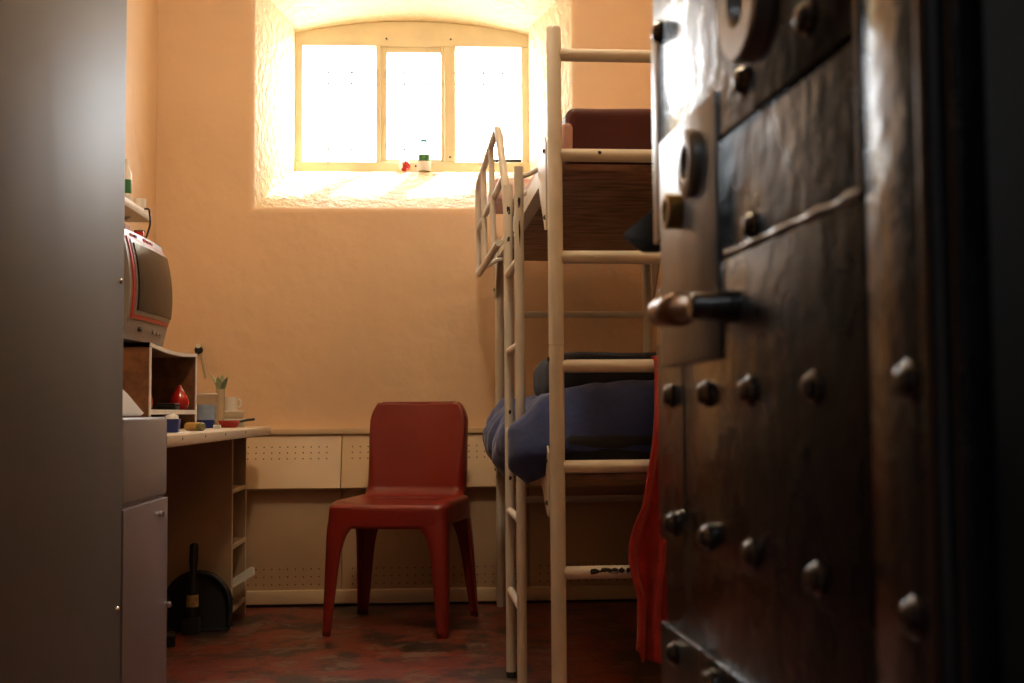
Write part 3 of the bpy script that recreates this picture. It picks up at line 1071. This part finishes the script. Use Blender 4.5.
br = thing('hand_brush', 'black dustpan brush with cream label hooked in front of dustpan', 'brush', (-0.912, 4.675, 0.0))
bm = B()
add_tube(bm, [(0, 0.028, 0.325), (0, 0.027, 0.318), (0, 0.020, 0.27), (0, 0.012, 0.215), (0, 0.006, 0.180), (0, 0.0, 0.10), (0, -0.002, 0.062)],
         [0.008, 0.0155, 0.0165, 0.012, 0.019, 0.021, 0.018], 14)
obj('handle', bm, 'dark_plastic', br, smooth=50)
bm = B()
add_lathe(bm, [(0.0222, 0.098), (0.0226, 0.100), (0.0222, 0.140), (0.0215, 0.141)], (0, 0.0015, 0), 'z', 16)
obj('label', bm, 'label_cream', br, smooth=50)
bm = B()
add_box(bm, -0.03, 0.03, -0.030, 0.012, 0.0, 0.062, 0.006)
obj('bristles', bm, 'bristle', br, smooth=40)
bh = thing('scrubbing_brush', 'dark scrubbing brush lying on the floor by the lilac cabinet', 'brush', (-0.985, 4.43, 0), 0.3)
bm = B()
add_box(bm, -0.05, 0.06, -0.035, 0.035, 0.0, 0.028, 0.004)
obj('bristles', bm, 'bristle', bh, smooth=40)
bm = B()
add_box(bm, -0.055, 0.065, -0.03, 0.03, 0.028, 0.046, 0.007)
obj('block', bm, 'dark_plastic', bh, smooth=40)

# ------------------------------------------------------------------ wooden box shelf, TV and what stands on the desk
CX = -0.86
cub = thing('desktop_cubby', 'open brown wooden box shelf on the desk beneath the television', 'shelf', (0, 0, 0))
def sag(y):
    t = (y - 3.76) / 0.70
    return -0.010 * math.sin(PI * t)
bm = B()
N = 15
def cub_top(u, v):
    y = 3.752 + 0.716 * u
    ring = [(-1.18, 1.000), (CX - 0.004, 1.000), (CX - 0.004, 1.014), (-1.18, 1.014), (-1.18, 1.000)]
    x, z = ring[int(round(v * 4))]
    return (x, y, z + sag(y))
add_grid(bm, cub_top, N, 5)
top = obj('top', bm, 'box_wood', cub, recalc=True)
bm = B()
def cub_edge(u, v):
    y = 3.752 + 0.716 * u
    ring = [(CX - 0.004, 1.002), (CX, 1.002), (CX, 1.013), (CX - 0.004, 1.013), (CX - 0.004, 1.002)]
    x, z = ring[int(round(v * 4))]
    return (x, y, z + sag(y))
add_grid(bm, cub_edge, N, 5)
obj('edge_strip', bm, 'white_edge', top, recalc=True)
for y0, y1 in ((3.756, 3.770), (4.450, 4.464)):
    s0 = box('side_panel', (-1.18, CX - 0.004, y0, y1, 0.750, 1.000), 'box_wood', cub)
    box('edge_strip', (CX - 0.004, CX, y0, y1, 0.750, 1.000), 'white_edge', s0)
s0 = box('shelf', (-1.18, CX - 0.006, 3.770, 4.450, 0.802, 0.814), 'box_wood', cub)
box('edge_strip', (CX - 0.006, CX - 0.001, 3.770, 4.450, 0.800, 0.815), 'white_edge', s0)
box('back_panel', (-1.188, -1.180, 3.756, 4.464, 0.750, 1.000), 'box_wood', cub)

# television: local x along the wall, front towards local -y
TW, TH = 0.232, 0.328
tv = thing('television', 'small silver tube television with red trim on the wooden box', 'television', (-0.928, 3.94, 1.024), math.radians(88))


def tvf(x, z, off=0.0):
    zz = (z / TH) * 2 - 1
    return Vector((x, -0.026 * (1 - zz * zz) - 0.008 * (1 - (x / TW) ** 2) + 0.004 * zz - off, z))


def tv_patch(x0, x1, z0, z1, off, thick, n=14):
    bm = B()
    A = add_grid(bm, lambda u, v: tvf(x0 + (x1 - x0) * u, z0 + (z1 - z0) * v, off), n, n)
    C = add_grid(bm, lambda u, v: tvf(x0 + (x1 - x0) * u, z0 + (z1 - z0) * v, off - thick), n, n)
    for i in range(n - 1):
        bm.faces.new((A[i][0], A[i + 1][0], C[i + 1][0], C[i][0]))
        bm.faces.new((A[i][-1], A[i + 1][-1], C[i + 1][-1], C[i][-1]))
        bm.faces.new((A[0][i], A[0][i + 1], C[0][i + 1], C[0][i]))
        bm.faces.new((A[-1][i], A[-1][i + 1], C[-1][i + 1], C[-1][i]))
    return bm


obj('bezel', tv_patch(-TW, TW, 0.0, TH, 0.0, 0.045), 'tv_silver', tv, smooth=40, recalc=True)
obj('red_trim', tv_patch(-TW + 0.022, TW - 0.010, 0.062, TH - 0.022, 0.004, 0.006), 'tv_red', tv, smooth=40, recalc=True)
obj('screen_surround', tv_patch(-TW + 0.038, TW - 0.012, 0.074, TH - 0.030, 0.007, 0.006), 'tv_silver', tv, smooth=40, recalc=True)
sc_ = obj('screen', tv_patch(-TW + 0.052, TW - 0.014, 0.086, TH - 0.040, 0.011, 0.006), 'tv_screen', tv, smooth=40, recalc=True)
bm = B()
prof = [(0.04, 1.0, 0.0, TH), (0.12, 0.93, 0.0, TH - 0.03), (0.20, 0.72, 0.004, TH - 0.08), (0.255, 0.55, 0.02, TH - 0.12)]
rows = []
for y, wf, z0, z1 in prof:
    w = TW * wf
    rows.append([bm.verts.new(p) for p in ((-w, y, z0), (w, y, z0), (w, y, z1), (-w, y, z1))])
for a, b in zip(rows, rows[1:]):
    for k in range(4):
        bm.faces.new((a[k], a[(k + 1) % 4], b[(k + 1) % 4], b[k]))
bm.faces.new(rows[0][::-1])
bm.faces.new(rows[-1])
bmesh.ops.bevel(bm, geom=[e for e in bm.edges if abs(e.verts[0].co.y - e.verts[1].co.y) > 0.01], offset=0.02, segments=3, profile=0.5, affect='EDGES')
obj('housing', bm, 'tv_silver', tv, smooth=40, recalc=True)
for x in (-0.10, 0.05, 0.10, 0.14):
    c_ = tvf(x, 0.034)
    bm = B()
    add_box(bm, x - 0.014, x + 0.014, c_.y - 0.004, c_.y + 0.008, 0.028, 0.041, 0.002)
    obj('button', bm, 'dark_plastic' if x < 0 else 'tv_silver', tv, smooth=40)
for x, mm in ((-0.15, 'tv_red'), (-0.115, 'blue_plastic'), (-0.02, 'tv_red'), (0.02, 'tv_red'), (0.06, 'tv_red')):
    c_ = tvf(x, TH - 0.013)
    bm = B()
    add_box(bm, x - 0.014, x + 0.014, c_.y - 0.0025, c_.y + 0.006, TH - 0.017, TH - 0.009)
    obj('sticker', bm, mm, tv)
for x in (-0.15, 0.15):
    bm = B()
    add_box(bm, x - 0.03, x + 0.03, 0.05, 0.11, -0.010, 0.002)
    obj('foot', bm, 'black_plastic', tv)
rb = thing('red_carton', 'small red carton standing on top of the television', 'carton', (-0.985, 4.13, 1.351))
box('body', (-0.016, 0.016, -0.016, 0.016, 0, 0.046), 'gloss_red', rb, 0.002)
box('flap', (-0.015, 0.015, -0.015, 0.015, 0.046, 0.050), 'dark_plastic', rb)
pc = obj('pink_box', (lambda bm: (add_box(bm, -0.03, 0.03, -0.03, 0.03, 0, 0.045, 0.004), bm)[1])(B()), 'sheet_pink')
pc.location = (-1.00, 3.92, 1.346)
tag(pc, 'small pale pink box at the back of the television top', 'box')

# wall shelf above
sh = thing('wall_shelf', 'short cream wall shelf above the television', 'shelf', (0, 0, 0))
box('board', (WL + 0.001, -1.02, 3.45, 4.452, 1.478, 1.506), 'desk_laminate', sh, 0.002)
for y in (3.6, 4.33):
    bm = B()
    add_prism(bm, [(WL + 0.001, 1.478), (-1.06, 1.478), (WL + 0.001, 1.39)], 1, y - 0.008, y + 0.008)
    obj('bracket', bm, 'desk_laminate', sh)


def bottle(name, label, loc, h, r, body, band, cap, cat='bottle', neck=0.35):
    t = thing(name, label, cat, loc)
    bm = B()
    add_lathe(bm, [(r * 0.9, 0), (r, 0.004), (r, h * 0.68), (r * neck, h * 0.84), (r * neck, h * 0.90)], (0, 0, 0), 'z', 18)
    obj('body', bm, body, t, smooth=45)
    bm = B()
    add_lathe(bm, [(r * 1.01, h * 0.22), (r * 1.02, h * 0.23), (r * 1.02, h * 0.52), (r * 1.01, h * 0.53)], (0, 0, 0), 'z', 18)
    obj('label', bm, band, t, smooth=45)
    bm = B()
    add_lathe(bm, [(r * neck * 1.25, h * 0.90), (r * neck * 1.25, h * 0.99), (r * neck, h)], (0, 0, 0), 'z', 14)
    obj('cap', bm, cap, t, smooth=45)
    return t


bottle('toiletry_bottle', 'white bottle with green label on the wall shelf', (-1.050, 4.22, 1.506), 0.15, 0.016, 'white_plastic', 'bottle_green', 'white_plastic')
bm = B()
add_lathe(bm, [(0.019, 0), (0.021, 0.002), (0.021, 0.05), (0.012, 0.052), (0.011, 0.004)], (0, 0, 0), 'z', 18)
cu = obj('white_cup', bm, 'white_plastic', smooth=45)
cu.location = (-1.055, 4.425, 1.506)
tag(cu, 'little white cup at the end of the wall shelf', 'cup')
bm = B()
add_tube(bm, fillet([(-1.024, 4.36, 1.511), (-1.010, 4.37, 1.513), (-1.006, 4.375, 1.46), (-1.02, 4.36, 1.40), (-1.12, 4.30, 1.375)], 0.015), 0.0035, 8)
cd = obj('aerial_cable', bm, 'black_plastic', smooth=60)
tag(cd, 'thin black cable hanging off the wall shelf behind the television', 'cable')


# red drop shaped pots in the cubby
def drop(label, loc, sc=1.0):
    bm = B()
    add_lathe(bm, [(0.016 * sc, 0), (0.030 * sc, 0.006 * sc), (0.0345 * sc, 0.022 * sc), (0.031 * sc, 0.040 * sc), (0.020 * sc, 0.060 * sc), (0.009 * sc, 0.078 * sc), (0.002 * sc, 0.086 * sc)], (0, 0, 0), 'z', 22)
    o_ = obj('teardrop_pot', bm, 'gloss_red', smooth=80)
    o_.location = loc
    tag(o_, label, 'ornament', 'red teardrop ornaments')


drop('glossy red teardrop ornament at the far side inside the wooden box', (-0.905, 4.385, 0.8155), 1.0)
drop('glossy red teardrop ornament half hidden by the near side of the box', (-0.93, 3.96, 0.8155), 0.95)
sb = thing('small_case', 'small black case with silver lid between the red ornaments', 'case', (-0.90, 4.19, 0.8155))
box('base', (-0.03, 0.03, -0.035, 0.035, 0, 0.014), 'black_plastic', sb, 0.003)
box('lid', (-0.03, 0.03, -0.035, 0.035, 0.0145, 0.021), 'dark_plastic', sb, 0.003)

DZt = 0.7495
bt = thing('blue_tray', 'small blue dish filled with white tissue by the cabinet', 'dish', (-0.725, 3.42, DZt), 0.1)
bm = B()
add_lathe(bm, [(0.024, 0), (0.026, 0.001), (0.030, 0.036), (0.028, 0.036), (0.024, 0.004), (0.002, 0.004)], (0, 0, 0), 'z', 4, cap=True)
bmesh.ops.rotate(bm, verts=bm.verts[:], cent=(0, 0, 0), matrix=Matrix.Rotation(PI / 4, 3, 'Z'))
for v in bm.verts:
    v.co.y *= 1.35
obj('dish', bm, 'blue_plastic', bt, recalc=True)
bm = B()
add_lathe(bm, [(0.018, 0.008), (0.022, 0.030), (0.017, 0.043), (0.006, 0.050)], (0, 0, 0), 'z', 14)
for v in bm.verts:
    v.co += noise.noise_vector(v.co * 60) * 0.006
    v.co.x = max(-0.021, min(0.021, v.co.x))
obj('tissue', bm, 'tissue', bt, smooth=180)
yr = thing('yellow_roll', 'yellow wrapped roll with dark end lying on the desk', 'roll', (-0.71, 3.66, DZt + 0.0125), -0.9)
bm = B()
add_lathe(bm, [(0.011, -0.045), (0.0125, -0.043), (0.0125, 0.028)], (0, 0, 0), 'x', 16)
obj('wrap', bm, 'yellow_wrap', yr, smooth=50)
bm = B()
add_lathe(bm, [(0.0122, 0.028), (0.0122, 0.042), (0.009, 0.048)], (0, 0, 0), 'x', 16)
obj('end_cap', bm, 'olive_cap', yr, smooth=50)
wp = obj('paper_sheet', (lambda bm: (add_box(bm, -0.07, 0.02, -0.10, 0.10, 0, 0.0015), bm)[1])(B()), 'paper_white')
wp.location = (-0.715, 3.48, DZt - 0.0002)
wp.rotation_euler = (0, 0, 0.12)
tag(wp, 'flat white sheet of paper under the blue dish', 'paper')
bt.location.z += 0.002
yr.location.z += 0.002

tb = thing('plastic_tub', 'clear plastic tub with pale blue contents and blue base on desk', 'tub', (-0.855, 4.585, DZt))
bm = B()
add_lathe(bm, [(0.036, 0.0), (0.036, 0.030)], (0, 0, 0), 'z', 24)
obj('base', bm, 'blue_plastic', tb, smooth=45)
bm = B()
add_lathe(bm, [(0.0375, 0.0305), (0.0395, 0.085)], (0, 0, 0), 'z', 24)
obj('contents', bm, 'powder_blue', tb, smooth=45)
bm = B()
add_lathe(bm, [(0.0385, 0.0305), (0.0425, 0.124)], (0, 0, 0), 'z', 24, cap=False)
obj('wall', bm, 'clear_plastic', tb, smooth=45)
bm = B()
add_tube(bm, [(0.043 * math.cos(2 * PI * k / 24), 0.043 * math.sin(2 * PI * k / 24), 0.124) for k in range(25)], 0.0022, 6)
obj('rim', bm, 'white_plastic', tb, smooth=60)
wc = obj('white_cube', (lambda bm: (add_box(bm, -0.012, 0.012, -0.012, 0.012, 0, 0.012, 0.002), bm)[1])(B()), 'white_plastic')
wc.location = (-0.795, 4.50, DZt)
tag(wc, 'tiny white block in front of the clear tub', 'block')

sk = thing('frying_pan', 'small red dish with black handle at the far end of desk', 'pan', (-0.79, 4.72, DZt))
bm = B()
add_lathe(bm, [(0.028, 0), (0.034, 0.004), (0.042, 0.026), (0.040, 0.026), (0.032, 0.007), (0.002, 0.006)], (0, 0, 0), 'z', 24)
obj('bowl', bm, 'gloss_red', sk, smooth=45)
tube('handle', [(0.036, 0.01, 0.022), (0.065, 0.03, 0.028), (0.085, 0.05, 0.030)], 0.005, 'black_plastic', sk, 8)
for i, (z, s_) in enumerate(((0.0, 1.0), (0.032, 0.86))):
    bx_ = thing('food_box', ('larger cream plastic box at the bottom of the stack on desk', 'smaller cream plastic box stacked on top of the larger one')[i], 'box', (-0.825, 4.92, DZt + z), 0.1, 'cream plastic boxes on the desk')
    bm = B()
    add_box(bm, -0.062 * s_, 0.062 * s_, -0.05, 0.05, 0, 0.024, 0.004)
    obj('base', bm, 'pot_cream', bx_, smooth=40)
    bm = B()
    add_box(bm, -0.066 * s_, 0.066 * s_, -0.053, 0.053, 0.0245, 0.0315, 0.003)
    obj('lid', bm, 'white_plastic', bx_, smooth=40)
mg = thing('white_mug', 'white mug standing on the stacked cream boxes', 'mug', (-0.815, 4.92, DZt + 0.0645))
bm = B()
add_lathe(bm, [(0.022, 0), (0.024, 0.002), (0.024, 0.052), (0.021, 0.052), (0.020, 0.005), (0.002, 0.005)], (0, 0, 0), 'z', 20)
obj('cup', bm, 'white_plastic', mg, smooth=45)
tube('handle', [(0.022, 0, 0.044), (0.036, 0, 0.040), (0.036, 0, 0.016), (0.022, 0, 0.012)], 0.0032, 'white_plastic', mg, 8, 0.01)
pt = thing('leafy_plant', 'small pale green plant in a cream pot on the desk', 'plant', (-0.84, 4.82, DZt))
bm = B()
add_lathe(bm, [(0.013, 0), (0.014, 0.002), (0.018, 0.145), (0.015, 0.145), (0.002, 0.138)], (0, 0, 0), 'z', 18)
obj('pot', bm, 'pot_cream', pt, smooth=45)
for a, ln, lean in ((2.9, 0.070, 0.022), (0.2, 0.058, 0.016), (1.4, 0.062, 0.008), (4.4, 0.055, 0.010), (5.6, 0.052, 0.020)):
    bm = B()
    def leaf(u, v, a=a, ln=ln, lean=lean):
        w = 0.014 * math.sin(min(1, v * 0.85 + 0.15) * PI) ** 0.7 + 0.001
        s_ = (2 * u - 1) * w
        r_ = 0.006 + lean * v * (0.6 + v)
        return (r_ * math.cos(a) - s_ * math.sin(a), r_ * math.sin(a) + s_ * math.cos(a), 0.138 + ln * v - 0.3 * abs(s_))
    add_grid(bm, leaf, 5, 9)
    obj('leaf', bm, 'leaf_green', pt, smooth=180, solid=0.0012)

hk = thing('wall_hook', 'black and white wall hook with pale brush on end wall', 'hook', (-1.021, WB, 1.070))
bm = B()
add_lathe(bm, [(0.017, 0.0), (0.017, -0.012), (0.012, -0.018)], (0, 0, 0), 'y', 18)
obj('knob', bm, 'black_plastic', hk, smooth=45)
bm = B()
add_lathe(bm, [(0.010, -0.016), (0.010, -0.022)], (0, 0, 0.017), 'y', 14)
obj('button', bm, 'white_plastic', hk, smooth=45)
bm = B()
add_prism(bm, [(0.004, -0.012), (0.016, -0.012), (0.036, -0.115), (0.026, -0.12)], 1, -0.010, -0.004, 0.002)
obj('strap', bm, 'pot_cream', hk)

# on the window ledge
rbll = thing('ball', 'red and white ball on the window ledge', 'ball', (-0.165, 5.735, WZ0))
bm = B()
bmesh.ops.create_uvsphere(bm, u_segments=20, v_segments=12, radius=0.027)
for f in bm.faces:
    f.material_index = 1 if f.calc_center_median().x - 0.4 * f.calc_center_median().z > -0.006 else 0
bmesh.ops.translate(bm, verts=bm.verts[:], vec=(0, 0, 0.027))
obj('shell', bm, ['white_plastic', 'gloss_red'], rbll, smooth=180)
bl = thing('clear_bottle', 'clear bottle with green label and teal cap on window ledge', 'bottle', (-0.076, 5.735, WZ0))
bm = B()
add_lathe(bm, [(0.031, 0.0), (0.033, 0.003), (0.033, 0.044)], (0, 0, 0), 'z', 20)
obj('base', bm, 'white_plastic', bl, smooth=45)
bm = B()
add_lathe(bm, [(0.0285, 0.0445), (0.0285, 0.076)], (0, 0, 0), 'z', 20)
obj('label', bm, 'bottle_green', bl, smooth=45)
bm = B()
add_lathe(bm, [(0.028, 0.0762), (0.028, 0.105), (0.014, 0.125), (0.012, 0.135)], (0, 0, 0), 'z', 20, cap=False)
obj('body', bm, 'clear_plastic', bl, smooth=45)
bm = B()
add_lathe(bm, [(0.0175, 0.135), (0.0175, 0.146), (0.015, 0.148)], (0, 0, 0), 'z', 16)
obj('cap', bm, 'cap_teal', bl, smooth=45)
